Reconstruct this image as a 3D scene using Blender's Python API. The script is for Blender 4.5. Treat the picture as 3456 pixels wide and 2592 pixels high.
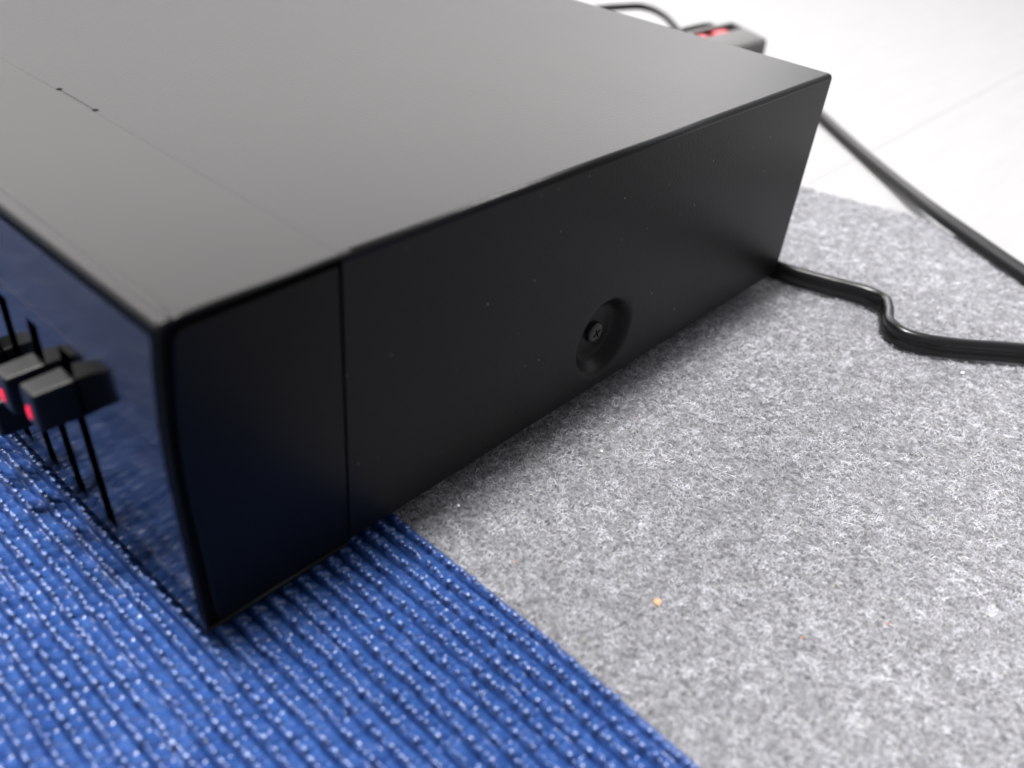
import bpy, bmesh, math
import numpy as np
from mathutils import Vector

sc = bpy.context.scene
for o in list(bpy.data.objects):
    bpy.data.objects.remove(o)

# ------------------------------------------------------------------ camera
cam_d = bpy.data.cameras.new('camera')
cam = bpy.data.objects.new('camera', cam_d)
sc.collection.objects.link(cam)
cam.location = (0.1401, -0.0655, 0.1841)
cam.rotation_euler = (0.94784, -0.08677, 0.73804)
cam_d.sensor_width = 36.0
cam_d.lens = 31.093
cam_d.clip_start = 0.01
cam_d.clip_end = 50.0
cam_d.dof.use_dof = True
cam_d.dof.focus_distance = 0.305
cam_d.dof.aperture_fstop = 7.5
sc.camera = cam

# ------------------------------------------------------------------ light
world = bpy.data.worlds.new('World')
sc.world = world
world.use_nodes = True
bg = world.node_tree.nodes['Background']
bg.inputs['Color'].default_value = (0.97, 0.98, 1.0, 1)
bg.inputs['Strength'].default_value = 0.40

def area(name, loc, target, size, size_y, power, col, shape='RECTANGLE'):
    d = bpy.data.lights.new(name, 'AREA')
    d.shape = shape
    d.size = size
    d.size_y = size_y
    d.energy = power
    d.color = col
    o = bpy.data.objects.new(name, d)
    sc.collection.objects.link(o)
    o.location = loc
    dirv = Vector(target) - Vector(loc)
    o.rotation_euler = dirv.to_track_quat('-Z', 'Y').to_euler()
    return o
area('ceiling_lamp', (-0.22, -0.06, 1.9), (0.0, 0.1, 0.0), 0.42, 0.42, 98.0, (1.0, 0.985, 0.97), 'DISK')
area('added_glint_lamp', (-1.75, -0.45, 1.95), (0.0, 0.0, 0.0), 0.55, 0.55, 36.0, (1.0, 0.985, 0.97), 'DISK')  # added lamp without a known source, brings glints to the mat ribs
area('window_light', (-2.05, 0.90, 1.40), (0.0, 0.1, 0.10), 5.0, 1.25, 116.0, (1.0, 0.97, 0.955))
area('back_window_light', (0.1, 2.5, 1.45), (0.0, 0.2, 0.05), 3.4, 1.2, 17.0, (0.92, 0.95, 1.0))

sc.view_settings.view_transform = 'Standard'
sc.view_settings.look = 'None'
sc.view_settings.exposure = 0.0
sc.view_settings.gamma = 1.0
sc.view_settings.use_curve_mapping = False
sc.render.engine = 'CYCLES'
sc.cycles.max_bounces = 6

# ------------------------------------------------------------------ helpers
C = sc.collection
rng = np.random.default_rng(11)

def link(name, me, mat=None, parent=None, smooth=False):
    o = bpy.data.objects.new(name, me)
    C.objects.link(o)
    if mat is not None and not me.materials:
        me.materials.append(mat)
    if parent is not None:
        o.parent = parent
    if smooth:
        me.polygons.foreach_set('use_smooth', np.ones(len(me.polygons), dtype=bool))
    return o

def mesh(name, v, f):
    me = bpy.data.meshes.new(name)
    me.from_pydata([tuple(p) for p in v], [], [tuple(q) for q in f])
    me.update()
    return me

def fast_mesh(name, v, quads):
    """numpy arrays straight into a mesh"""
    v = np.asarray(v, dtype=np.float32)
    quads = np.asarray(quads, dtype=np.int32)
    me = bpy.data.meshes.new(name)
    me.vertices.add(len(v))
    me.vertices.foreach_set('co', v.ravel())
    n = len(quads)
    me.loops.add(n*4)
    me.loops.foreach_set('vertex_index', quads.ravel())
    me.polygons.add(n)
    me.polygons.foreach_set('loop_start', np.arange(0, n*4, 4, dtype=np.int32))
    me.update(calc_edges=True)
    return me

def bm_mesh(name, bm):
    bmesh.ops.recalc_face_normals(bm, faces=bm.faces)
    me = bpy.data.meshes.new(name)
    bm.to_mesh(me)
    bm.free()
    return me

def box_bm(x0, x1, y0, y1, z0, z1, bev=0.0, seg=2):
    bm = bmesh.new()
    bmesh.ops.create_cube(bm, size=1.0)
    for v in bm.verts:
        v.co = Vector(((x0+x1)/2 + v.co.x*(x1-x0), (y0+y1)/2 + v.co.y*(y1-y0), (z0+z1)/2 + v.co.z*(z1-z0)))
    if bev:
        bmesh.ops.bevel(bm, geom=bm.edges[:], offset=bev, segments=seg, affect='EDGES', profile=0.5)
    return bm

def box(name, dims, mat, parent=None, bev=0.0, seg=2, smooth=True):
    o = link(name, bm_mesh(name, box_bm(*dims, bev=bev, seg=seg)), mat, parent)
    if bev and smooth:
        shade_angle(o)
    return o

def shade_angle(o, deg=40):
    me = o.data
    me.polygons.foreach_set('use_smooth', np.ones(len(me.polygons), dtype=bool))
    bm = bmesh.new()
    bm.from_mesh(me)
    for e in bm.edges:
        if len(e.link_faces) == 2 and e.calc_face_angle() > math.radians(deg):
            e.smooth = False
    bm.to_mesh(me)
    bm.free()

def empty(name, loc, label, cat, group=None):
    o = bpy.data.objects.new(name, None)
    o.empty_display_size = 0.02
    C.objects.link(o)
    o.location = loc
    tag(o, label, cat, group)
    return o

def tag(o, label, cat, group=None):
    o['label'] = label
    o['category'] = cat
    if group:
        o['group'] = group

def catmull(pts, n=10):
    P = [np.array(p, float) for p in pts]
    P = [2*P[0]-P[1]] + P + [2*P[-1]-P[-2]]
    out = []
    for i in range(1, len(P)-2):
        for t in np.linspace(0, 1, n, endpoint=False):
            a, b, c, d = P[i-1], P[i], P[i+1], P[i+2]
            out.append(0.5*((2*b)+(-a+c)*t+(2*a-5*b+4*c-d)*t*t+(-a+3*b-3*c+d)*t**3))
    out.append(P[-2])
    return np.array(out)

def sweep(name, path, section, mat, parent=None):
    """section: (m,2) array of (side, up) offsets, swept upright along path"""
    path = np.asarray(path)
    n = len(path)
    T = np.gradient(path, axis=0)
    T /= np.linalg.norm(T, axis=1)[:, None]
    up = np.array([0, 0, 1.0])
    v = []
    for i in range(n):
        s = np.cross(T[i], up)
        s /= max(np.linalg.norm(s), 1e-6)
        u = np.cross(s, T[i])
        for a, b in section:
            v.append(path[i] + s*a + u*b)
    m = len(section)
    f = []
    for i in range(n-1):
        for j in range(m):
            k = (j+1) % m
            f.append((i*m+j, i*m+k, (i+1)*m+k, (i+1)*m+j))
    f.append(tuple(range(m))[::-1])
    f.append(tuple((n-1)*m+j for j in range(m)))
    me = mesh(name, v, f)
    bm = bmesh.new(); bm.from_mesh(me)
    bmesh.ops.recalc_face_normals(bm, faces=bm.faces)
    bm.to_mesh(me); bm.free()
    return link(name, me, mat, parent, smooth=True)

def circle_section(r, m=14):
    a = np.linspace(0, 2*np.pi, m, endpoint=False)
    return np.stack([r*np.cos(a), r*np.sin(a)], 1)

def vnoise(x, y, seed):
    """smooth value noise, numpy, period 1 cell"""
    r = np.random.default_rng(seed)
    g = r.random((257, 257))
    xi = np.floor(x).astype(int); yi = np.floor(y).astype(int)
    fx = x-xi; fy = y-yi
    fx = fx*fx*(3-2*fx); fy = fy*fy*(3-2*fy)
    a = g[xi % 257, yi % 257]; b = g[(xi+1) % 257, yi % 257]
    c = g[xi % 257, (yi+1) % 257]; d = g[(xi+1) % 257, (yi+1) % 257]
    return (a*(1-fx)+b*fx)*(1-fy)+(c*(1-fx)+d*fx)*fy

# ------------------------------------------------------------------ materials
def nodes_of(name):
    m = bpy.data.materials.new(name)
    m.use_nodes = True
    nt = m.node_tree
    return m, nt, nt.nodes['Principled BSDF']

def plain(name, col, rough=0.5, ior=1.45, emis=None, estr=0.0, metal=0.0):
    m, nt, b = nodes_of(name)
    b.inputs['Base Color'].default_value = (*col, 1)
    b.inputs['Roughness'].default_value = rough
    b.inputs['IOR'].default_value = ior
    b.inputs['Metallic'].default_value = metal
    if emis:
        b.inputs['Emission Color'].default_value = (*emis, 1)
        b.inputs['Emission Strength'].default_value = estr
    return m

def ramp(nt, fac, p0, p1, c0, c1):
    r = nt.nodes.new('ShaderNodeValToRGB')
    r.color_ramp.elements[0].position = p0
    r.color_ramp.elements[1].position = p1
    r.color_ramp.elements[0].color = (*c0, 1) if len(c0) == 3 else c0
    r.color_ramp.elements[1].color = (*c1, 1) if len(c1) == 3 else c1
    nt.links.new(fac, r.inputs[0])
    return r.outputs[0]

def paint(name, col, rough, ior, grain=0.5, dust=True):
    """satin black paint: fine orange peel, uneven gloss, dust specks"""
    m, nt, b = nodes_of(name)
    tc = nt.nodes.new('ShaderNodeTexCoord')
    n1 = nt.nodes.new('ShaderNodeTexNoise')
    n1.inputs['Scale'].default_value = 1000
    n1.inputs['Detail'].default_value = 2
    nt.links.new(tc.outputs['Object'], n1.inputs['Vector'])
    bump = nt.nodes.new('ShaderNodeBump')
    bump.inputs['Strength'].default_value = grain
    bump.inputs['Distance'].default_value = 0.00012
    nt.links.new(n1.outputs['Fac'], bump.inputs['Height'])
    nt.links.new(bump.outputs['Normal'], b.inputs['Normal'])
    n2 = nt.nodes.new('ShaderNodeTexNoise')
    n2.inputs['Scale'].default_value = 28
    n2.inputs['Detail'].default_value = 5
    nt.links.new(tc.outputs['Object'], n2.inputs['Vector'])
    rr = nt.nodes.new('ShaderNodeMapRange')
    rr.inputs['To Min'].default_value = rough-0.008
    rr.inputs['To Max'].default_value = rough+0.012
    nt.links.new(n2.outputs['Fac'], rr.inputs['Value'])
    nt.links.new(rr.outputs['Result'], b.inputs['Roughness'])
    b.inputs['IOR'].default_value = ior
    base = nt.nodes.new('ShaderNodeRGB')
    base.outputs[0].default_value = (*col, 1)
    out = base.outputs[0]
    if dust:
        # sparse dust: small voronoi cells, few of them, stretched into flecks
        mp = nt.nodes.new('ShaderNodeMapping')
        mp.inputs['Scale'].default_value = (1, 1.0, 0.6)
        mp.inputs['Rotation'].default_value = (0.6, 0.3, 0.2)
        nt.links.new(tc.outputs['Object'], mp.inputs['Vector'])
        v = nt.nodes.new('ShaderNodeTexVoronoi')
        v.inputs['Scale'].default_value = 320
        nt.links.new(mp.outputs['Vector'], v.inputs['Vector'])
        spot = ramp(nt, v.outputs['Distance'], 0.04, 0.075, (1, 1, 1), (0, 0, 0))
        sepc = nt.nodes.new('ShaderNodeSeparateColor')
        nt.links.new(v.outputs['Color'], sepc.inputs[0])
        pick = ramp(nt, sepc.outputs[0], 0.66, 0.96, (0, 0, 0), (1, 1, 1))
        mul = nt.nodes.new('ShaderNodeMath'); mul.operation = 'MULTIPLY'
        nt.links.new(spot, mul.inputs[0]); nt.links.new(pick, mul.inputs[1])
        mix = nt.nodes.new('ShaderNodeMix'); mix.data_type = 'RGBA'
        mix.inputs[7].default_value = (0.32, 0.31, 0.29, 1)
        nt.links.new(mul.outputs[0], mix.inputs[0])
        nt.links.new(out, mix.inputs[6])
        out = mix.outputs[2]
    nt.links.new(out, b.inputs['Base Color'])
    return m

M_cover = paint('satin_black_paint', (0.002, 0.002, 0.0023), 0.38, 1.27, dust=False)
M_side = paint('satin_black_paint_dusty', (0.002, 0.002, 0.0023), 0.38, 1.27)
M_bezel = paint('bezel_plastic', (0.002, 0.002, 0.002), 0.38, 1.27, 0.15, False)
M_end = paint('end_plastic', (0.0018, 0.0018, 0.002), 0.42, 1.24, 0.3, False)
M_channel = plain('channel_black', (0.002, 0.002, 0.002), 0.6, 1.2)
M_gloss = plain('gloss_black_panel', (0.002, 0.002, 0.0025), 0.12, 1.36)
M_slot = plain('slot_black', (0.001, 0.001, 0.001), 0.8, 1.1)
M_knob = paint('knob_plastic', (0.002, 0.002, 0.0022), 0.42, 1.30, 0.2, False)
M_line = plain('pale_screen_print', (0.14, 0.12, 0.13), 0.5)
M_screw = plain('black_screw', (0.035, 0.034, 0.033), 0.35, 1.5, metal=0.6)
M_dark = plain('chassis_black', (0.006, 0.006, 0.006), 0.6)
M_rubber = plain('rubber_foot', (0.01, 0.01, 0.01), 0.8)
M_led = plain('red_lamp', (0.6, 0.01, 0.04), 0.3, emis=(1.0, 0.008, 0.035), estr=0.85)
M_cable = plain('black_cable', (0.005, 0.005, 0.006), 0.42, 1.33)
M_cord = plain('black_flat_cord', (0.005, 0.005, 0.0055), 0.30, 1.42)
M_tap = paint('tap_grey_plastic', (0.07, 0.068, 0.066), 0.5, 1.45, 0.3, False)
M_red = plain('red_switch', (0.42, 0.008, 0.02), 0.3, emis=(1.0, 0.01, 0.03), estr=0.03)

def floor_mat():
    m, nt, b = nodes_of('pale_floor')
    tc = nt.nodes.new('ShaderNodeTexCoord')
    mp = nt.nodes.new('ShaderNodeMapping')
    mp.inputs['Scale'].default_value = (60, 6, 6)
    nt.links.new(tc.outputs['Object'], mp.inputs['Vector'])
    n = nt.nodes.new('ShaderNodeTexNoise')
    n.inputs['Scale'].default_value = 1.6
    n.inputs['Detail'].default_value = 5
    nt.links.new(mp.outputs['Vector'], n.inputs['Vector'])
    c = ramp(nt, n.outputs['Fac'], 0.3, 0.75, (0.258, 0.254, 0.256), (0.272, 0.271, 0.277))
    nt.links.new(c, b.inputs['Base Color'])
    b.inputs['Roughness'].default_value = 0.75
    b.inputs['IOR'].default_value = 1.3
    n2 = nt.nodes.new('ShaderNodeTexNoise')
    n2.inputs['Scale'].default_value = 500
    nt.links.new(tc.outputs['Object'], n2.inputs['Vector'])
    bp = nt.nodes.new('ShaderNodeBump')
    bp.inputs['Strength'].default_value = 0.25
    bp.inputs['Distance'].default_value = 0.0004
    nt.links.new(n2.outputs['Fac'], bp.inputs['Height'])
    nt.links.new(bp.outputs['Normal'], b.inputs['Normal'])
    return m
M_floor = floor_mat()

def mat_blue():
    m, nt, b = nodes_of('blue_pvc')
    tc = nt.nodes.new('ShaderNodeTexCoord')
    n = nt.nodes.new('ShaderNodeTexNoise')
    n.inputs['Scale'].default_value = 300
    n.inputs['Detail'].default_value = 4
    nt.links.new(tc.outputs['Object'], n.inputs['Vector'])
    c = ramp(nt, n.outputs['Fac'], 0.3, 0.72, (0.007, 0.036, 0.160), (0.022, 0.070, 0.230))
    nt.links.new(c, b.inputs['Base Color'])
    b.inputs['Roughness'].default_value = 0.34
    b.inputs['IOR'].default_value = 1.6
    b.inputs['Coat Weight'].default_value = 0.4
    b.inputs['Coat Roughness'].default_value = 0.5
    b.inputs['Coat IOR'].default_value = 1.6
    n2 = nt.nodes.new('ShaderNodeTexNoise')
    n2.inputs['Scale'].default_value = 1500
    n2.inputs['Detail'].default_value = 3
    nt.links.new(tc.outputs['Object'], n2.inputs['Vector'])
    bp = nt.nodes.new('ShaderNodeBump')
    bp.inputs['Strength'].default_value = 0.12
    bp.inputs['Distance'].default_value = 0.00015
    nt.links.new(n2.outputs['Fac'], bp.inputs['Height'])
    nt.links.new(bp.outputs['Normal'], b.inputs['Normal'])
    return m
M_mat = mat_blue()

def fibre_mat():
    m, nt, b = nodes_of('grey_fibre')
    at = nt.nodes.new('ShaderNodeAttribute')
    at.attribute_name = 'tone'
    nt.links.new(at.outputs['Color'], b.inputs['Base Color'])
    b.inputs['Roughness'].default_value = 0.7
    b.inputs['IOR'].default_value = 1.35
    b.inputs['Sheen Weight'].default_value = 0.15
    return m
M_fibre = fibre_mat()

def carpet_mat():
    m, nt, b = nodes_of('grey_carpet_felt')
    tc = nt.nodes.new('ShaderNodeTexCoord')
    n = nt.nodes.new('ShaderNodeTexNoise')
    n.inputs['Scale'].default_value = 650
    n.inputs['Detail'].default_value = 6
    n.inputs['Roughness'].default_value = 0.7
    nt.links.new(tc.outputs['Object'], n.inputs['Vector'])
    c = ramp(nt, n.outputs['Fac'], 0.32, 0.68, (0.025, 0.025, 0.028), (0.24, 0.24, 0.255))
    nt.links.new(c, b.inputs['Base Color'])
    b.inputs['Roughness'].default_value = 0.9
    bp = nt.nodes.new('ShaderNodeBump')
    bp.inputs['Strength'].default_value = 0.45
    bp.inputs['Distance'].default_value = 0.0008
    nt.links.new(n.outputs['Fac'], bp.inputs['Height'])
    nt.links.new(bp.outputs['Normal'], b.inputs['Normal'])
    return m
M_carpet = carpet_mat()

# ------------------------------------------------------------------ setting: pale board floor
ZF = -0.0115
floor = link('floor', bm_mesh('floor', box_bm(-2.2, 1.6, -1.2, 3.2, ZF-0.03, ZF-0.004)), M_floor)
floor['kind'] = 'structure'
bw = 0.303
seam_x = -0.052
bmsh = bm_mesh('floor_board', box_bm(0, bw-0.0002, -1.2, 3.2, -0.0039, 0.0, bev=0.0001, seg=1))
bmsh.materials.append(M_floor)
for i in range(-7, 6):
    b_ = bpy.data.objects.new('floor_board', bmsh)
    C.objects.link(b_)
    b_.location = (seam_x + i*bw, 0, ZF)
    b_.parent = floor

# ------------------------------------------------------------------ grey carpet
ZC = -0.006
EX = np.array([-0.60, -0.30, -0.05, -0.018, 0.008, 0.042, 0.080, 0.13, 0.22, 0.36])
EY = np.array([0.405, 0.410, 0.4185, 0.4250, 0.4335, 0.4280, 0.4080, 0.380, 0.330, 0.270])
def edge_y(x):
    return np.interp(x, EX, EY) + 0.0012*(vnoise(x*90+500, x*0+3.3, 5)-0.5)

def mat_edge(x):
    return np.interp(x, [-0.3, 0.0, 0.06, 0.11, 0.3], [0.0652, 0.0648, 0.0640, 0.0612, 0.0585])

def carpet_h(x, y):
    # needle-punched rows run back along y, with uneven tufts
    rows = 0.5+0.5*np.cos((x + 0.0012*vnoise(x*120+50, y*60+50, 2))*2*np.pi/0.0042)
    t = vnoise(x*420+900, y*420+900, 3)
    l = vnoise(x*60+300, y*60+300, 4)
    return 0.0004*rows + 0.0011*(t-0.5) + 0.0009*(l-0.5)

carpet = empty('grey_carpet', (0, 0, ZF), 'grey fuzzy needle-punched carpet under the blue mat and black unit', 'carpet')
nx, ny = 330, 270
gx = np.linspace(-0.58, 0.34, nx)
X = np.repeat(gx[:, None], ny, 1)
Y = -0.40 + np.linspace(0, 1, ny)[None, :]**1.0*(edge_y(gx)[:, None]+0.40)
Z = ZC - 0.0008 + carpet_h(X, Y)
Z[:, -1] -= 0.0012
Z -= 0.0040*np.clip((mat_edge(X)-0.0006-Y)/0.003, 0, 1)      # pressed down under the mat
v = np.stack([X, Y, Z-ZF], -1).reshape(-1, 3)
idx = np.arange(nx*ny).reshape(nx, ny)
q = np.stack([idx[:-1, :-1], idx[1:, :-1], idx[1:, 1:], idx[:-1, 1:]], -1).reshape(-1, 4)
# skirts down to the floor at the back and right edge
back = np.stack([gx, edge_y(gx)+0.0004, np.full(nx, 0.0)], -1)
v = np.concatenate([v, back])
bi = nx*ny + np.arange(nx)
q2 = np.stack([idx[:-1, -1], idx[1:, -1], bi[1:], bi[:-1]], -1)
right = np.stack([np.full(ny, gx[-1]), Y[-1], np.full(ny, 0.0)], -1)
v = np.concatenate([v, right])
ri = nx*ny + nx + np.arange(ny)
q3 = np.stack([idx[-1, :-1], ri[:-1], ri[1:], idx[-1, 1:]], -1)
felt = link('felt_base', fast_mesh('felt_base', v, np.concatenate([q, q2, q3])), M_carpet, carpet, smooth=True)

# pile fibres: curled ribbons gathered in tufts
def in_pile(x, y):
    e = edge_y(x)
    ok = (y < e+0.0006) & (y > mat_edge(x)-0.0004)
    under = (x < -0.012) & (y < 0.275)
    return ok & ~under
def tone_for(n, base):
    g = np.clip(base*np.exp(rng.normal(0, 0.32, n)), 0.03, 0.72)
    dark = rng.random(n) < 0.17
    g = np.where(dark, g*0.25, g)
    col = np.stack([g*0.975, g*0.98, g*1.06, np.ones(n)], 1)
    warm = rng.random(n) < 0.02
    col[warm, 2] *= 0.72
    return col
NF = 235000
tx = rng.uniform(-0.07, 0.235, 90000); ty = rng.uniform(0.056, 0.436, 90000)
k = in_pile(tx, ty); tx = tx[k]; ty = ty[k]
tuft_tone = 0.485*(0.36+1.28*vnoise(tx*420+77, ty*380+77, 21))*(0.86+0.28*vnoise(tx*45+9, ty*45+9, 22))
tuft_ang = vnoise(tx*170+40, ty*170+40, 23)*4*np.pi
pick = rng.integers(0, len(tx), NF)
fx = tx[pick] + rng.normal(0, 0.0006, NF)
fy = ty[pick] + rng.normal(0, 0.0006, NF)
ok = in_pile(fx, fy)
pick, fx, fy = pick[ok], fx[ok], fy[ok]
n = len(fx)
ang = tuft_ang[pick] + rng.normal(0, 0.9, n)
L = rng.uniform(0.0009, 0.0026, n)
stray = rng.random(n) < 0.02
L = np.where(stray, L*2.0, L)
curl = rng.normal(0, 1.5, n)
wdt = rng.uniform(0.00004, 0.00008, n)
z0 = ZC - 0.0007 + carpet_h(fx, fy)
hgt = rng.uniform(0.0001, 0.0013, n)*np.where(stray, 1.3, 1)
V = np.zeros((n, 4, 2, 3), dtype=np.float32)
px, py, a = fx.copy(), fy.copy(), ang.copy()
up = np.array([0.0, 0.75, 1.0, 0.55])
for s in range(4):
    cx, cy = -np.sin(a), np.cos(a)
    zz = z0 + hgt*up[s]
    for w, sg in ((0, -1), (1, 1)):
        V[:, s, w, 0] = px + sg*cx*wdt*0.5
        V[:, s, w, 1] = py + sg*cy*wdt*0.5
        V[:, s, w, 2] = zz - ZF + sg*wdt*0.25
    px = px + np.cos(a)*L/3; py = py + np.sin(a)*L/3
    a = a + curl/1.5
base = np.arange(n)[:, None, None]*8
seg = np.array([[0, 1, 3, 2], [2, 3, 5, 4], [4, 5, 7, 6]])[None]
Q = (base + seg).reshape(-1, 4)
pile_me = fast_mesh('pile', V.reshape(-1, 3), Q)
col = tone_for(n, tuft_tone[pick]).astype(np.float32)
at = pile_me.color_attributes.new('tone', 'FLOAT_COLOR', 'POINT')
at.data.foreach_set('color', np.repeat(col, 8, axis=0).ravel())
pile = link('pile', pile_me, M_fibre, carpet, smooth=True)
pile['kind'] = 'stuff'

# ------------------------------------------------------------------ blue ribbed mat
MX0, MX1, MY0 = -0.32, 0.175, -0.095
PITCH = 0.0049
nx, ny = 900, 460
gx = np.linspace(MX0, MX1, nx)
tt = np.linspace(0, 1, ny)
X = np.repeat(gx[:, None], ny, 1)
E_ = mat_edge(gx)[:, None]
Y = MY0 + tt[None, :]*(E_ - MY0)
U = (Y - E_ + 0.0032)/PITCH + 0.10*(vnoise(X*90+7, Y*90+7, 31)-0.5)
row = np.floor(U); fr = U-row            # fr 0 = near side of a rib, 1 = far side
rowoff = np.array([0.37*r + 0.31*np.sin(r*12.9) for r in range(-80, 40)])
ro = rowoff[(row.astype(int)+80)]
CELL = 0.0043
cu = X/CELL + ro + 0.75*(vnoise(X*130+row*17.3+300, row*3.1+300, 32)-0.5)
cf = cu-np.floor(cu)
cid = np.floor(cu)
def h01(a, b, s):
    r = np.sin(a*127.1+b*311.7+s*74.7)*43758.5453
    return r-np.floor(r)
amp = 0.7+0.5*h01(cid, row, 1.0)
# rib body: steep near shoulder, long slope to the far side, sharp groove between ribs
nr_ = np.clip(fr/0.22, 0, 1); nr_ = nr_*nr_*(3-2*nr_)
prof = nr_*np.clip((1-fr)/0.78, 0, 1)**0.95
# shell-like cells lying across the rib, cut apart by notches of uneven depth
notch = np.sqrt(np.clip(1-np.abs(2*cf-1)**2.4, 0, 1))
amp2 = h01(cid, row, 5.0)
notch2 = np.clip(np.minimum(cf, 1-cf)/0.22, 0, 1)**0.7
h = 0.0015*prof*(0.60+0.40*notch) + 0.0012*prof*notch*(0.15+0.85*amp2)
h = h - 0.0019*(1-notch2)*np.clip((fr-0.22)/0.25, 0, 1)*np.clip((1.02-fr)/0.3, 0, 1)*(0.35+0.65*h01(cid+np.round(cf), row, 9.0))
# one clear bead at the near lip of each cell
off_c = 0.28+0.44*h01(cid, row, 7.0)
lipb = np.exp(-((cf-off_c)*CELL/0.00085)**2)*np.exp(-((fr-0.26)*PITCH/0.00080)**2)
h = h + 0.0006*lipb*(0.5+0.7*h01(cid, row, 8.0))
# small beads along the crest, on the near shoulder
bu = X/0.0017 + ro*3.1 + 0.6*(vnoise(X*300+row*5.7+400, row*1.7+60, 33))
bf = bu-np.floor(bu); bid = np.floor(bu)
bead = np.exp(-((bf-0.5)/0.27)**2)*np.exp(-((fr-0.23-0.14*(h01(bid, row, 3.)-0.5))/0.10)**2)
h = h + 0.00035*bead*np.clip(1.6*h01(bid, row, 2.0)-0.5, 0, 1.0)
h = h + 0.00010*(vnoise(X*800+11, Y*800+11, 34)-0.5) + 0.00050*(vnoise(X*300+3, Y*300+3, 35)-0.5)
h = h - 0.0011*np.clip(1-np.minimum(fr, 1-fr)/0.075, 0, 1)
border = np.clip((E_-Y)/0.0032, 0, 1); border = border*border*(3-2*border)
h = h*border + 0.0009*(1-border)
ZM = -0.0058
Z = ZM + h
lastroll = np.clip((Y-(E_-0.0008))/0.0008, 0, 1)
Z = Z - 0.0010*lastroll**2
v = np.stack([X, Y, Z-ZM], -1).reshape(-1, 3)
idx = np.arange(nx*ny).reshape(nx, ny)
q = np.stack([idx[:-1, :-1], idx[1:, :-1], idx[1:, 1:], idx[:-1, 1:]], -1).reshape(-1, 4)
back = np.stack([gx, mat_edge(gx)+0.0001, np.full(nx, -0.0022)], -1)
back0 = len(v); v = np.concatenate([v, back]); bi = back0+np.arange(nx)
q2 = np.stack([idx[:-1, -1], idx[1:, -1], bi[1:], bi[:-1]], -1)
extra_v, extra_q = [], []
off = len(v)
for (xa, xb, yb0, yb1, n1, n2) in ((-1.60, 0.50, -0.80, MY0, 200, 330), (-1.60, MX0, MY0, 0.0650, 120, 90), (MX1, 0.50, MY0, 0.0595, 60, 90)):
    ax = np.linspace(xa, xb, n1); ay = np.linspace(yb0, yb1, n2)
    XX, YY = np.meshgrid(ax, ay, indexing='ij')
    u_ = (YY-0.0616)/PITCH; f_ = u_-np.floor(u_)
    ZZ = 0.0021*np.clip(f_/0.2, 0, 1)*np.clip((1-f_)/0.72, 0, 1) + 0.0005*vnoise(XX*230+900, YY*230+900, 36)
    extra_v.append(np.stack([XX, YY, ZZ], -1).reshape(-1, 3))
    ii = np.arange(n1*n2).reshape(n1, n2) + off
    extra_q.append(np.stack([ii[:-1, :-1], ii[1:, :-1], ii[1:, 1:], ii[:-1, 1:]], -1).reshape(-1, 4))
    off += n1*n2
v = np.concatenate([v]+extra_v)
q = np.concatenate([q]+extra_q)
# smooth foam nubs sitting along the near lip of every rib
nub_v = np.array([(math.cos(e)*math.cos(a_), math.cos(e)*math.sin(a_), math.sin(e)) for e in (-0.5, 0.15, 0.65, 1.05, 1.35) for a_ in np.linspace(0, 2*np.pi, 8, endpoint=False)])
nub_q = np.array([(r_*8+i, r_*8+(i+1) % 8, r_*8+8+(i+1) % 8, r_*8+8+i) for r_ in range(4) for i in range(8)]
                 + [(32, 33, 34, 35), (32, 35, 36, 39), (36, 37, 38, 39)])
nub_n = len(nub_v)
off_n = 0
def nub_spots(offset, fpos, salt, keep):
    near = (np.abs(cf-offset)*CELL < 0.00045) & (np.abs(fr-fpos)*PITCH < 0.00045) & (border > 0.6)
    ii = np.argwhere(near)
    key = row[near]*100000+cid[near]
    _, first = np.unique(key, return_index=True)
    ii = ii[first]
    pick_ = h01(cid[ii[:, 0], ii[:, 1]], row[ii[:, 0], ii[:, 1]], salt) < keep
    return ii[pick_]
nubs_v, nubs_q = [], []
for offset, fpos, salt, keep, r0_, r1_ in ((off_c, 0.25, 11.0, 0.96, 0.00072, 0.00112), ((off_c+0.36) % 1.0, 0.27+0.06*(amp2-0.5), 12.0, 0.72, 0.00045, 0.00080), ((off_c+0.68) % 1.0, 0.29, 13.0, 0.55, 0.00038, 0.00070)):
    for i_, j_ in nub_spots(offset, fpos, salt, keep):
        if X[i_, j_] < -0.015 and Y[i_, j_] > 0.012:
            continue                      # wholly under the unit
        k_ = r0_+(r1_-r0_)*rng.random()
        c_ = np.array([X[i_, j_]+rng.normal(0, 0.00025), Y[i_, j_]+rng.normal(0, 0.00018), Z[i_, j_]-ZM+0.00006])
        st_ = np.array([k_*rng.uniform(0.9, 1.45), k_*rng.uniform(0.8, 1.1), k_*rng.uniform(0.50, 0.75)])
        nubs_v.append(nub_v*st_+c_)
        nubs_q.append(nub_q+off_n)
        off_n += nub_n
mat_me = fast_mesh('ribbed_mat', v, np.concatenate([q, q2]))
mat_o = link('ribbed_mat', mat_me, M_mat, smooth=True)
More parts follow.
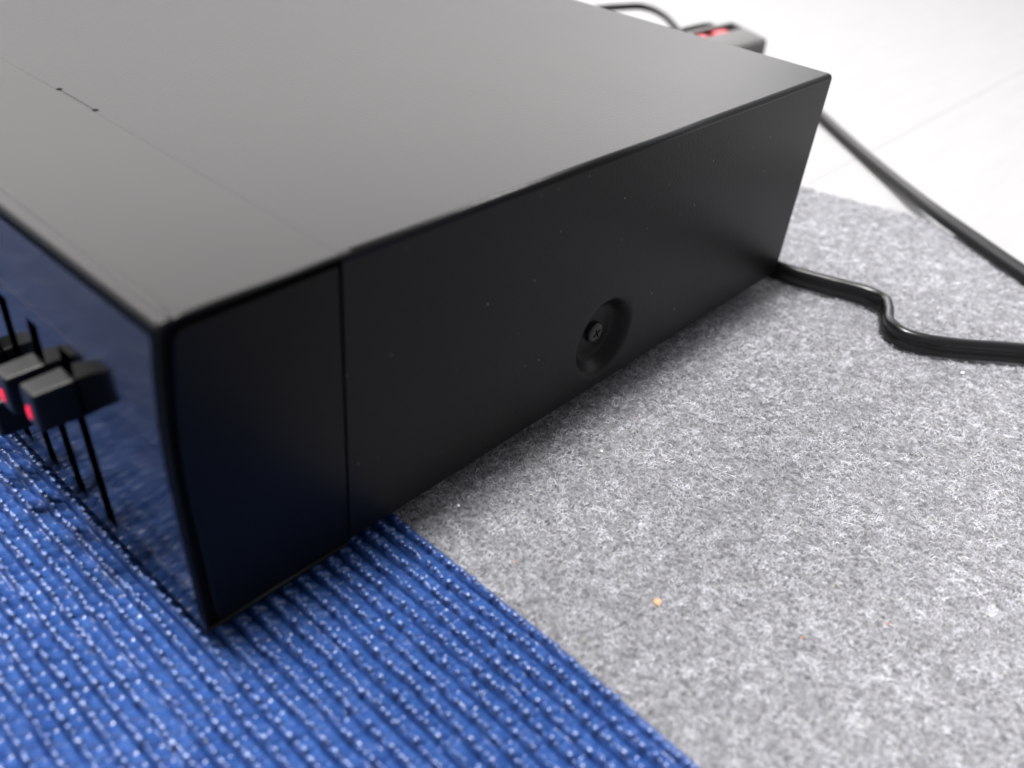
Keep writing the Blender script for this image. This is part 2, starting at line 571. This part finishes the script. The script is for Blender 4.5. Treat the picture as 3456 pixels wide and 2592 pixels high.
# the groove walls meet in a crease: no smoothing across it
fc = 0.25*(fr[:-1, :-1]+fr[1:, :-1]+fr[1:, 1:]+fr[:-1, 1:])
mixed = (np.maximum(np.maximum(fr[:-1, :-1], fr[1:, :-1]), np.maximum(fr[1:, 1:], fr[:-1, 1:]))-np.minimum(np.minimum(fr[:-1, :-1], fr[1:, :-1]), np.minimum(fr[1:, 1:], fr[:-1, 1:]))) > 0.5
sm = np.ones(len(mat_me.polygons), dtype=bool)
sm[:fc.size] = ~((fc < 0.10) | (fc > 0.90) | mixed).ravel()
mat_me.polygons.foreach_set('use_smooth', sm)
nubs = link('nubs', fast_mesh('nubs', np.concatenate(nubs_v), np.concatenate(nubs_q)), M_mat, mat_o, smooth=True)
nubs['kind'] = 'stuff'
mat_o.location = (0, 0, ZM)
tag(mat_o, 'bright blue ribbed soft plastic mat under the front of the black unit', 'mat')

# ------------------------------------------------------------------ the black equalizer
H = 0.09; D = 0.2918; W = 0.43; YS = 0.0446; R_ = 0.0019
eq = empty('graphic_equalizer', (0, 0, 0), 'black hi-fi equalizer with lit sliders, front on blue mat, rear on carpet', 'equalizer')

# --- cover: top and sides bent from one sheet, screw dimple pressed into the right side
DC_Y, DC_Z = 0.1575, 0.0212
Z0 = 0.0012
bm = bmesh.new()
prof = [(0.0, H-R_)]
for i in range(1, 9):
    a = math.pi/2*i/8
    prof.append((-R_+R_*math.cos(a), H-R_+R_*math.sin(a)))
for i in range(0, 9):
    a = math.pi/2 + math.pi/2*i/8
    prof.append((-W+R_+R_*math.cos(a), H-R_+R_*math.sin(a)))
prof.append((-W, Z0))
fr_ = [bm.verts.new((x, YS, z)) for x, z in prof]
bk_ = [bm.verts.new((x, D, z)) for x, z in prof]
for i in range(len(prof)-1):
    bm.faces.new((fr_[i], fr_[i+1], bk_[i+1], bk_[i]))
# right side with dimple
NS = 64
angs = [2*math.pi*i/NS for i in range(NS)]
ya, yb, za, zb = YS, D, Z0, H-R_
corner_a = sorted([math.atan2(zz-DC_Z, yy-DC_Y) % (2*math.pi) for yy in (ya, yb) for zz in (za, zb)])
angs = sorted(set(angs) | set(corner_a))
angs = [a for a in angs if a in corner_a or min(abs(a-c) for c in corner_a) > 0.03]
def hit(a):
    dy, dz = math.cos(a), math.sin(a)
    t = 1e9
    if dy > 1e-9: t = min(t, (yb-DC_Y)/dy)
    if dy < -1e-9: t = min(t, (ya-DC_Y)/dy)
    if dz > 1e-9: t = min(t, (zb-DC_Z)/dz)
    if dz < -1e-9: t = min(t, (za-DC_Z)/dz)
    return DC_Y+dy*t, DC_Z+dz*t
radii = [(0.0168, 0.0), (0.0160, -0.00004), (0.0153, -0.00018), (0.0146, -0.00052), (0.0139, -0.0011), (0.0130, -0.0022),
         (0.0121, -0.0034), (0.0112, -0.0044), (0.0102, -0.0050), (0.0090, -0.0052), (0.0060, -0.0052), (0.0030, -0.0052)]
rings = []
outer = []
for a in angs:
    y, z = hit(a)
    outer.append(bm.verts.new((0, y, z)))
rings.append(outer)
for r, dx in radii:
    rings.append([bm.verts.new((dx, DC_Y+r*math.cos(a), DC_Z+r*math.sin(a))) for a in angs])
m_ = len(angs)
for A, B in zip(rings[:-1], rings[1:]):
    for i in range(m_):
        j = (i+1) % m_
        bm.faces.new((A[i], A[j], B[j], B[i]))
bm.faces.new(rings[-1])
bmesh.ops.remove_doubles(bm, verts=bm.verts, dist=1e-6)
bmesh.ops.recalc_face_normals(bm, faces=bm.faces)
me = bpy.data.meshes.new('cover'); bm.to_mesh(me); bm.free()
cover = link('cover', me, M_cover, eq)
shade_angle(cover, 50)
# make sure normals face out (top face up)
up_ok = [p for p in me.polygons if p.center.z > H-1e-4 and abs(p.normal.z) > 0.9]
if up_ok and up_ok[0].normal.z < 0:
    me.flip_normals()
for p in me.polygons:
    if abs(p.normal.z) > 0.999 or (p.normal.x > 0.99995) or p.normal.x < -0.999:
        p.use_smooth = False
me.materials.append(M_side)
for p in me.polygons:
    if p.center.x > -0.006 and p.center.z < H-R_+1e-5 and abs(p.center.x) < 0.0045 and p.normal.z < 0.99:
        p.material_index = 1 if p.center.z < H-R_-1e-5 else 0
so = cover.modifiers.new('sheet', 'SOLIDIFY')
so.thickness = 0.0010; so.offset = -1

# screw in the dimple: pan head with a cross recess
bm = bmesh.new()
N = 32
hr, hd = 0.0039, 0.0019
def ring(r, x): return [bm.verts.new((x, r*math.cos(2*math.pi*i/N), r*math.sin(2*math.pi*i/N))) for i in range(N)]
rr = [ring(hr, 0.0), ring(hr, hd*0.55), ring(hr*0.94, hd*0.82), ring(hr*0.80, hd*0.95), ring(hr*0.62, hd)]
for A, B in zip(rr[:-1], rr[1:]):
    for i in range(N):
        bm.faces.new((A[i], A[(i+1) % N], B[(i+1) % N], B[i]))
bm.faces.new(rr[-1])
screw = link('screw', bm_mesh('screw', bm), M_screw, cover)
shade_angle(screw, 50)
screw.location = (-0.0052, DC_Y, DC_Z)
for rot in (0.5, 0.5+math.pi/2):
    c_ = box('cross_recess', (-0.0003, 0.00003, -0.0020, 0.0020, -0.00036, 0.00036), M_slot, screw)
    c_.location = (hd, 0, 0)
    c_.rotation_euler = (rot, 0, 0)
for o_ in [c for c in screw.children][:1]:
    o_.location.x += 0.00002

# --- body under the cover
box('chassis', (-W+0.0080, -0.0080, 0.006, D-0.002, 0.0016, H-0.0030), M_dark, eq)
for fx_, fy_, zb_ in ((-0.045, 0.03, -0.0042), (-W+0.045, 0.03, -0.0042), (-0.045, D-0.04, -0.0066), (-W+0.045, D-0.04, -0.0066)):
    bm = bmesh.new()
    bmesh.ops.create_cone(bm, cap_ends=True, segments=32, radius1=0.011, radius2=0.0125, depth=0.0016-zb_)
    for v_ in bm.verts:
        v_.co += Vector((fx_, fy_, (zb_+0.0016)/2))
    link('foot', bm_mesh('foot', bm), M_rubber, eq)

# --- bezel: moulded front frame with gently bulging front
ZP = [0.0, 0.010, 0.020, 0.030, 0.040, 0.050, 0.058, 0.066, 0.0745, 0.080, 0.0868]
YP = [-0.0004, -0.0009, -0.0013, -0.0017, -0.0020, -0.00235, -0.0024, -0.0023, -0.0018, -0.0014, -0.0007]
def yfront(z): return float(np.interp(z, ZP, YP))
HB = H-0.00003            # bezel top sits a hair below the sheet cover
bez_prof = [(YS+0.0030, HB), (0.0052, HB), (0.0046, HB-0.00015), (0.0040, HB-0.00038), (0.0034, HB-0.00018), (0.0028, HB-0.00015)]
for i in range(1, 7):
    a = math.pi/2*i/6
    bez_prof.append((0.0028-0.0032*math.sin(a), HB-0.00015-0.0024*(1-math.cos(a))))
ztop = bez_prof[-1][1]
for z in np.linspace(ztop-0.003, 0.0, 26):
    bez_prof.append((yfront(z), float(z)))
bez_prof += [(0.0014, -0.0004), (YS-0.0002, -0.0004)]
bez_top_y = YS+0.0030
# front glossy sheet covers the flat of the front; bezel keeps top, lower lip and both end rims
bm = bmesh.new()
bx_ = [0.0, -0.0012, -W+0.0012, -W]
cols = [[bm.verts.new((x, y, z)) for y, z in bez_prof] for x in bx_]
nP = len(bez_prof)
for c in range(3):
    for i in range(nP-1):
        zm = (bez_prof[i][1]+bez_prof[i+1][1])/2
        if c == 1 and bez_prof[i][0] < 0.0 and 0.0018 < zm < ztop-0.0005:
            continue                      # opening for the glossy front panel
        bm.faces.new((cols[c][i], cols[c][i+1], cols[c+1][i+1], cols[c+1][i]))
# end rim: inset outline pushed in as a dark channel, then the end panel stands in it
inner = [(YS-0.0009, HB-0.0024), (0.0052, HB-0.0030), (0.0038, HB-0.0038)]
for z in np.linspace(0.0840, 0.0042, 14):
    inner.append((float(np.interp(z, [0.0042, 0.0425, 0.0572, 0.0677, 0.0845], [0.0026, 0.0006, 0.0004, 0.0010, 0.0026])), float(z)))
inner += [(0.0034, 0.0016), (0.0060, 0.0012), (YS-0.0002, 0.0012)]
me = bm_mesh('bezel', bm)
if [p for p in me.polygons if p.center.z > HB-1e-5 and abs(p.normal.z) > 0.9][0].normal.z < 0:
    me.flip_normals()
bezel = link('bezel', me, M_bezel, eq)
shade_angle(bezel, 35)
for p in me.polygons:
    if p.area > 1e-3:
        p.use_smooth = False
so = bezel.modifiers.new('wall', 'SOLIDIFY')
so.thickness = 0.0007; so.offset = -1

def prism_x(name, poly, x0, x1, mat, parent, bev=0.0):
    bm = bmesh.new()
    a = [bm.verts.new((x0, y, z)) for y, z in poly]
    b = [bm.verts.new((x1, y, z)) for y, z in poly]
    bm.faces.new(a); bm.faces.new(b[::-1])
    n_ = len(poly)
    for i in range(n_):
        bm.faces.new((a[i], b[i], b[(i+1) % n_], a[(i+1) % n_]))
    bmesh.ops.recalc_face_normals(bm, faces=bm.faces)
    if bev:
        top = [e for e in bm.edges if all(abs(v.co.x-x1) < 1e-7 for v in e.verts)]
        bmesh.ops.bevel(bm, geom=top, offset=bev, segments=3, affect='EDGES', profile=0.5)
    o = link(name, bm_mesh(name, bm), mat, parent)
    shade_angle(o, 35)
    return o
# channel floor (2.2 mm in from the rim) and the end panel standing in the channel
full = bez_prof
prism_x('end_channel', [(y if y > 0.03 else y+0.0004, min(z, HB-0.0003)) for y, z in full], -0.0060, -0.0016, M_channel, eq)
prism_x('end_panel', inner, -0.0030, 0.0001, M_end, eq, bev=0.0006)
# lower lip highlight strip
lip = box('lower_lip', (-0.0009, 0.0001, 0.0035, YS-0.0006, -0.0010, 0.0002), M_bezel, eq, bev=0.0003)

# --- glossy front panel with real slots
slots = [-0.0425-0.0163*i for i in range(14)]
SW = 0.0029
zt, zbm = 0.0635, 0.0068
xs = [-0.0012]
for s in slots:
    xs += [s+SW, s-SW]
xs.append(-W+0.0012)
zs = sorted(set([float(z) for z in np.linspace(0.0016, 0.0872, 40)] + [zt, zbm]))
bm = bmesh.new()
grid = [[bm.verts.new((x, yfront(z)-0.00035, z)) for z in zs] for x in xs]
for i in range(len(xs)-1):
    slot_col = (i % 2 == 1) and i < len(xs)-2
    for j in range(len(zs)-1):
        zm = (zs[j]+zs[j+1])/2
        if slot_col and zbm < zm < zt:
            continue
        bm.faces.new((grid[i][j], grid[i+1][j], grid[i+1][j+1], grid[i][j+1]))
me = bpy.data.meshes.new('front_panel')
for f in bm.faces:
    f.normal_update()
    if f.normal.y > 0: f.normal_flip()
bm.to_mesh(me); bm.free()
front = link('front_panel', me, M_gloss, eq, smooth=True)
# a dark tray behind each slot
bm = box_bm(-SW-0.0001, SW+0.0001, -0.0006, 0.0045, zbm-0.0002, zt+0.0002)
for f in list(bm.faces):
    if f.calc_center_median().y < -0.0005:
        bm.faces.remove(f)
me_slot = bm_mesh('slot', bm)
me_slot.materials.append(M_slot)
for s in slots:
    o = bpy.data.objects.new('slot', me_slot)
    C.objects.link(o)
    o.parent = front
    o.location = (s, 0, 0)
# pale printed line over the sliders
bm = bmesh.new()
zl = 0.0684
y_ = yfront(zl)-0.00037
vs = [bm.verts.new(c) for c in ((-0.030, y_, zl-0.00022), (-W+0.05, y_, zl-0.00022), (-W+0.05, y_, zl+0.00022), (-0.030, y_, zl+0.00022))]
bm.faces.new(vs)
link('printed_line', bm_mesh('printed_line', bm), M_line, front)

# --- slider knobs: a blade with rounded nose, lit window in the nose, stem in the slot
kw, kh, kd = 0.0074, 0.0116, 0.0112
def knob_mesh():
    bm = box_bm(-kw/2, kw/2, -kd-0.0022, -0.0030, -kh/2, kh/2)
    # taper the nose a little and lift the back like a thumb rest
    for v_ in bm.verts:
        if v_.co.y < -0.008:
            v_.co.x *= 0.93
            v_.co.z = v_.co.z*0.94
    bmesh.ops.bevel(bm, geom=bm.edges[:], offset=0.0011, segments=4, affect='EDGES', profile=0.6)
    return bm_mesh('slider_knob', bm)
me_k = knob_mesh(); me_k.materials.append(M_knob)
me_st = bm_mesh('stem', box_bm(-0.0006, 0.0006, -0.0045, 0.0035, -0.0030, 0.0030)); me_st.materials.append(M_slot)
bm = bmesh.new()
NL = 20
ra = [bm.verts.new((0.0012*math.cos(2*math.pi*i/NL), 0, 0.0021*math.sin(2*math.pi*i/NL))) for i in range(NL)]
rb = [bm.verts.new((0.0009*math.cos(2*math.pi*i/NL), -0.0004, 0.0017*math.sin(2*math.pi*i/NL))) for i in range(NL)]
for i in range(NL):
    bm.faces.new((ra[i], ra[(i+1) % NL], rb[(i+1) % NL], rb[i]))
bm.faces.new(rb)
me_led = bm_mesh('lamp_window', bm); me_led.materials.append(M_led)
kz = [0.0512, 0.0470, 0.030, 0.034, 0.0545, 0.052, 0.049, 0.055, 0.051, 0.047, 0.050, 0.053, 0.048, 0.051]
for s, z in zip(slots, kz):
    o = bpy.data.objects.new('slider_knob', me_k); C.objects.link(o)
    o.parent = eq; o.location = (s-0.0006, 0.0006, z)
    st = bpy.data.objects.new('stem', me_st); C.objects.link(st)
    st.parent = o
    l_ = bpy.data.objects.new('lamp_window', me_led); C.objects.link(l_)
    l_.parent = o; l_.location = (-0.0008, -kd-0.0021, -0.0014)

# --- slit between bezel and cover with two relief holes
sl = box('relief_slit', (-0.1330, -0.1118, YS+0.0007, YS+0.0009, H-0.00005, H+0.00003), M_slot, cover)
for x in (-0.1334, -0.1116):
    bm = bmesh.new()
    bmesh.ops.create_circle(bm, cap_ends=True, segments=20, radius=0.0009)
    for v_ in bm.verts: v_.co += Vector((x, YS+0.0009, H+0.00006))
    link('relief_hole', bm_mesh('relief_hole', bm), M_slot, cover)

# ------------------------------------------------------------------ cords
# flat twin mains cord standing on edge
path = catmull([(-0.060, 0.305, 0.0030), (-0.025, 0.300, -0.0005), (0.0, 0.2985, -0.0012), (0.020, 0.3035, -0.0012), (0.036, 0.3085, -0.0010), (0.0455, 0.3075, -0.0008),
                (0.0505, 0.3005, -0.0008), (0.0555, 0.2905, -0.0010), (0.0650, 0.2865, -0.0012), (0.080, 0.2945, -0.0012), (0.103, 0.3150, -0.0012),
                (0.140, 0.345, -0.0012), (0.20, 0.375, -0.0012), (0.30, 0.40, -0.0012)], 12)
a = np.linspace(0, 2*np.pi, 24, endpoint=False)
r0 = 0.0022
# figure-eight outline: upper lobe then lower lobe
sec = []
for t in np.linspace(-0.30*np.pi, 1.30*np.pi, 16):
    sec.append((r0*np.cos(t), 0.00245+r0*np.sin(t)))
for t in np.linspace(0.70*np.pi, 2.30*np.pi, 16):
    sec.append((r0*np.cos(t), -0.00245+r0*np.sin(t)))
cord = sweep('flat_cord', path, np.array(sec), M_cord)
tag(cord, 'flat black twin cord with an S-shaped kink on the grey carpet', 'cord')

# thick round cable crossing the floor and the carpet edge
path = catmull([(-0.150, 0.597, -0.0078), (-0.0986, 0.5491, -0.0078), (-0.0507, 0.5057, -0.0076), (-0.0105, 0.4681, -0.0055), (0.0190, 0.4385, -0.0022),
                (0.050, 0.4171, -0.0018), (0.0742, 0.4012, -0.0018), (0.125, 0.370, -0.0018), (0.20, 0.325, -0.0018), (0.30, 0.28, -0.0018)], 14)
cab = sweep('round_cable', path, circle_section(0.0037, 18), M_cable)
tag(cab, 'thick black round cable running from behind the unit across the carpet edge', 'cable')

# ------------------------------------------------------------------ power tap behind the unit
TX0, TX1, TY0, TY1 = -0.1985, -0.1640, 0.405, 0.5710
ztl, ztr = 0.034, 0.028
tap = empty('power_tap', ((TX0+TX1)/2, (TY0+TY1)/2, ZF), 'dark grey plastic power tap with red switches on the floor behind the unit', 'power tap')
tap_loc = tap.location.copy()
def tap_child(o, parent=tap):
    o.parent = parent
    o.location = o.location - tap_loc
    return o
SX0, SX1, SY0, SY1 = -0.1935, -0.1845, 0.508, 0.5645
def ztop_(x): return ztl + (ztr-ztl)*(x-TX0)/(TX1-TX0)
bm = bmesh.new()
gxs = [TX0, SX0, SX1, TX1]; gys = [TY0, SY0, SY1, TY1]
tp = [[bm.verts.new((x, y, ztop_(x))) for y in gys] for x in gxs]
for i in range(3):
    for j in range(3):
        if i == 1 and j == 1: continue
        bm.faces.new((tp[i][j], tp[i+1][j], tp[i+1][j+1], tp[i][j+1]))
bt = {}
def bot(x, y):
    return bt.setdefault((x, y), bm.verts.new((x, y, ZF)))
ringv = [tp[0][j] for j in range(4)] + [tp[i][3] for i in range(1, 4)] + [tp[3][j] for j in (2, 1, 0)] + [tp[i][0] for i in (2, 1)]
ringb = [bot(v_.co.x, v_.co.y) for v_ in ringv]
nr = len(ringv)
for i in range(nr):
    bm.faces.new((ringv[i], ringv[(i+1) % nr], ringb[(i+1) % nr], ringb[i]))
bm.faces.new(ringb)
# slot walls and floor
sr = [tp[1][1], tp[2][1], tp[2][2], tp[1][2]]
sb = [bm.verts.new((v_.co.x, v_.co.y, v_.co.z-0.010)) for v_ in sr]
for i in range(4):
    bm.faces.new((sr[i], sr[(i+1) % 4], sb[(i+1) % 4], sb[i]))
slotf = bm.faces.new(sb)
bmesh.ops.recalc_face_normals(bm, faces=bm.faces)
ed = [e for e in bm.edges if all(v_ in ringv for v_ in e.verts) and len(e.link_faces) == 2 and e.calc_face_angle(0) > 0.5]
ed += [e for e in bm.edges if abs(e.verts[0].co.z-e.verts[1].co.z) > 0.015 and e.calc_face_angle(0) > 0.5]
bmesh.ops.bevel(bm, geom=ed, offset=0.0035, segments=4, affect='EDGES', profile=0.5)
body = link('body', bm_mesh('body', bm), M_tap)
shade_angle(body, 35)
tap_child(body)
tap_child(box('slot_liner', (SX0+0.0002, SX1-0.0002, SY0+0.0002, SY1-0.0002, ztl-0.0106, ztl-0.0092), M_slot))
for y0_, y1_ in ((0.509, 0.5225), (0.5335, 0.5505)):
    tap_child(box('rocker_switch', (SX0+0.0009, SX1-0.0007, y0_, y1_, ztl-0.009, ztl-0.0026), M_red, bev=0.0018, seg=3))
bm = bmesh.new()
bmesh.ops.create_uvsphere(bm, u_segments=24, v_segments=12, radius=1.0)
for v_ in bm.verts:
    v_.co = Vector((TX1 + v_.co.x*0.0030, 0.5350 + v_.co.y*0.0095, 0.0165 + v_.co.z*0.0065))
btn = link('red_button', bm_mesh('red_button', bm), M_red, smooth=True)
tap_child(btn)

p_ = catmull([(-0.30, 0.43, 0.012), (-0.285, 0.495, 0.028), (-0.2705, 0.538, 0.031), (-0.262, 0.5525, 0.0305), (-0.245, 0.5495, 0.0295), (-0.226, 0.538, 0.027), (-0.209, 0.526, 0.022), (-0.197, 0.517, 0.014)], 12)
ca = sweep('looped_cable', p_, circle_section(0.0026, 14), M_cable)
tag(ca, 'thin black cable arching above the rear edge into the power tap', 'cable')
p_ = catmull([(-0.236, 0.505, 0.004), (-0.2255, 0.532, 0.020), (-0.214, 0.5530, 0.0270), (-0.206, 0.560, 0.0280), (-0.199, 0.562, 0.022), (-0.192, 0.563, 0.010)], 10)
ca = sweep('short_cable', p_, circle_section(0.0024, 14), M_cable)
tag(ca, 'short black cable bend just behind the left side of the power tap', 'cable')

# ------------------------------------------------------------------ crumbs and specks in the pile
M_crumb = plain('orange_crumb', (0.52, 0.27, 0.14), 0.8)
M_crumb2 = plain('brown_crumb', (0.30, 0.12, 0.06), 0.8)
M_speck = plain('white_speck', (0.8, 0.8, 0.78), 0.6)
def chip(name, x, y, r, mat, label, group, seed):
    rg = np.random.default_rng(seed)
    bm = bmesh.new()
    bmesh.ops.create_icosphere(bm, subdivisions=2, radius=1.0)
    for v_ in bm.verts:
        k_ = 0.75+0.5*rg.random()
        v_.co = Vector((v_.co.x*r*k_*1.2, v_.co.y*r*k_, v_.co.z*r*0.30*k_))
    o = link(name, bm_mesh(name, bm), mat)
    o.location = (x, y, ZC+0.0001)
    o.rotation_euler = (rg.normal()*0.3, rg.normal()*0.3, rg.random()*6)
    tag(o, label, 'speck' if mat is M_speck else 'crumb', group)
chip('crumb', 0.0712, 0.0959, 0.0010, M_crumb, 'largest orange crumb, on the grey carpet right of the mat edge', 'crumbs on the carpet', 1)
for i, (x, y, r) in enumerate([(0.0173, 0.1604, 0.0004), (0.1064, 0.1149, 0.00045), (0.1214, 0.1377, 0.00035), (0.0335, 0.0775, 0.00035)]):
    chip('crumb', x, y, r, M_crumb2, 'tiny reddish brown crumb caught in the carpet pile', 'crumbs on the carpet', 10+i)
for i, (x, y, r) in enumerate([(0.0200, 0.1365, 0.0005), (0.0898, 0.2885, 0.0006), (0.006, 0.082, 0.0004)]):
    chip('lint_speck', x, y, r, M_speck, 'tiny white lint speck lying on the grey carpet', 'white specks on the carpet', 30+i)
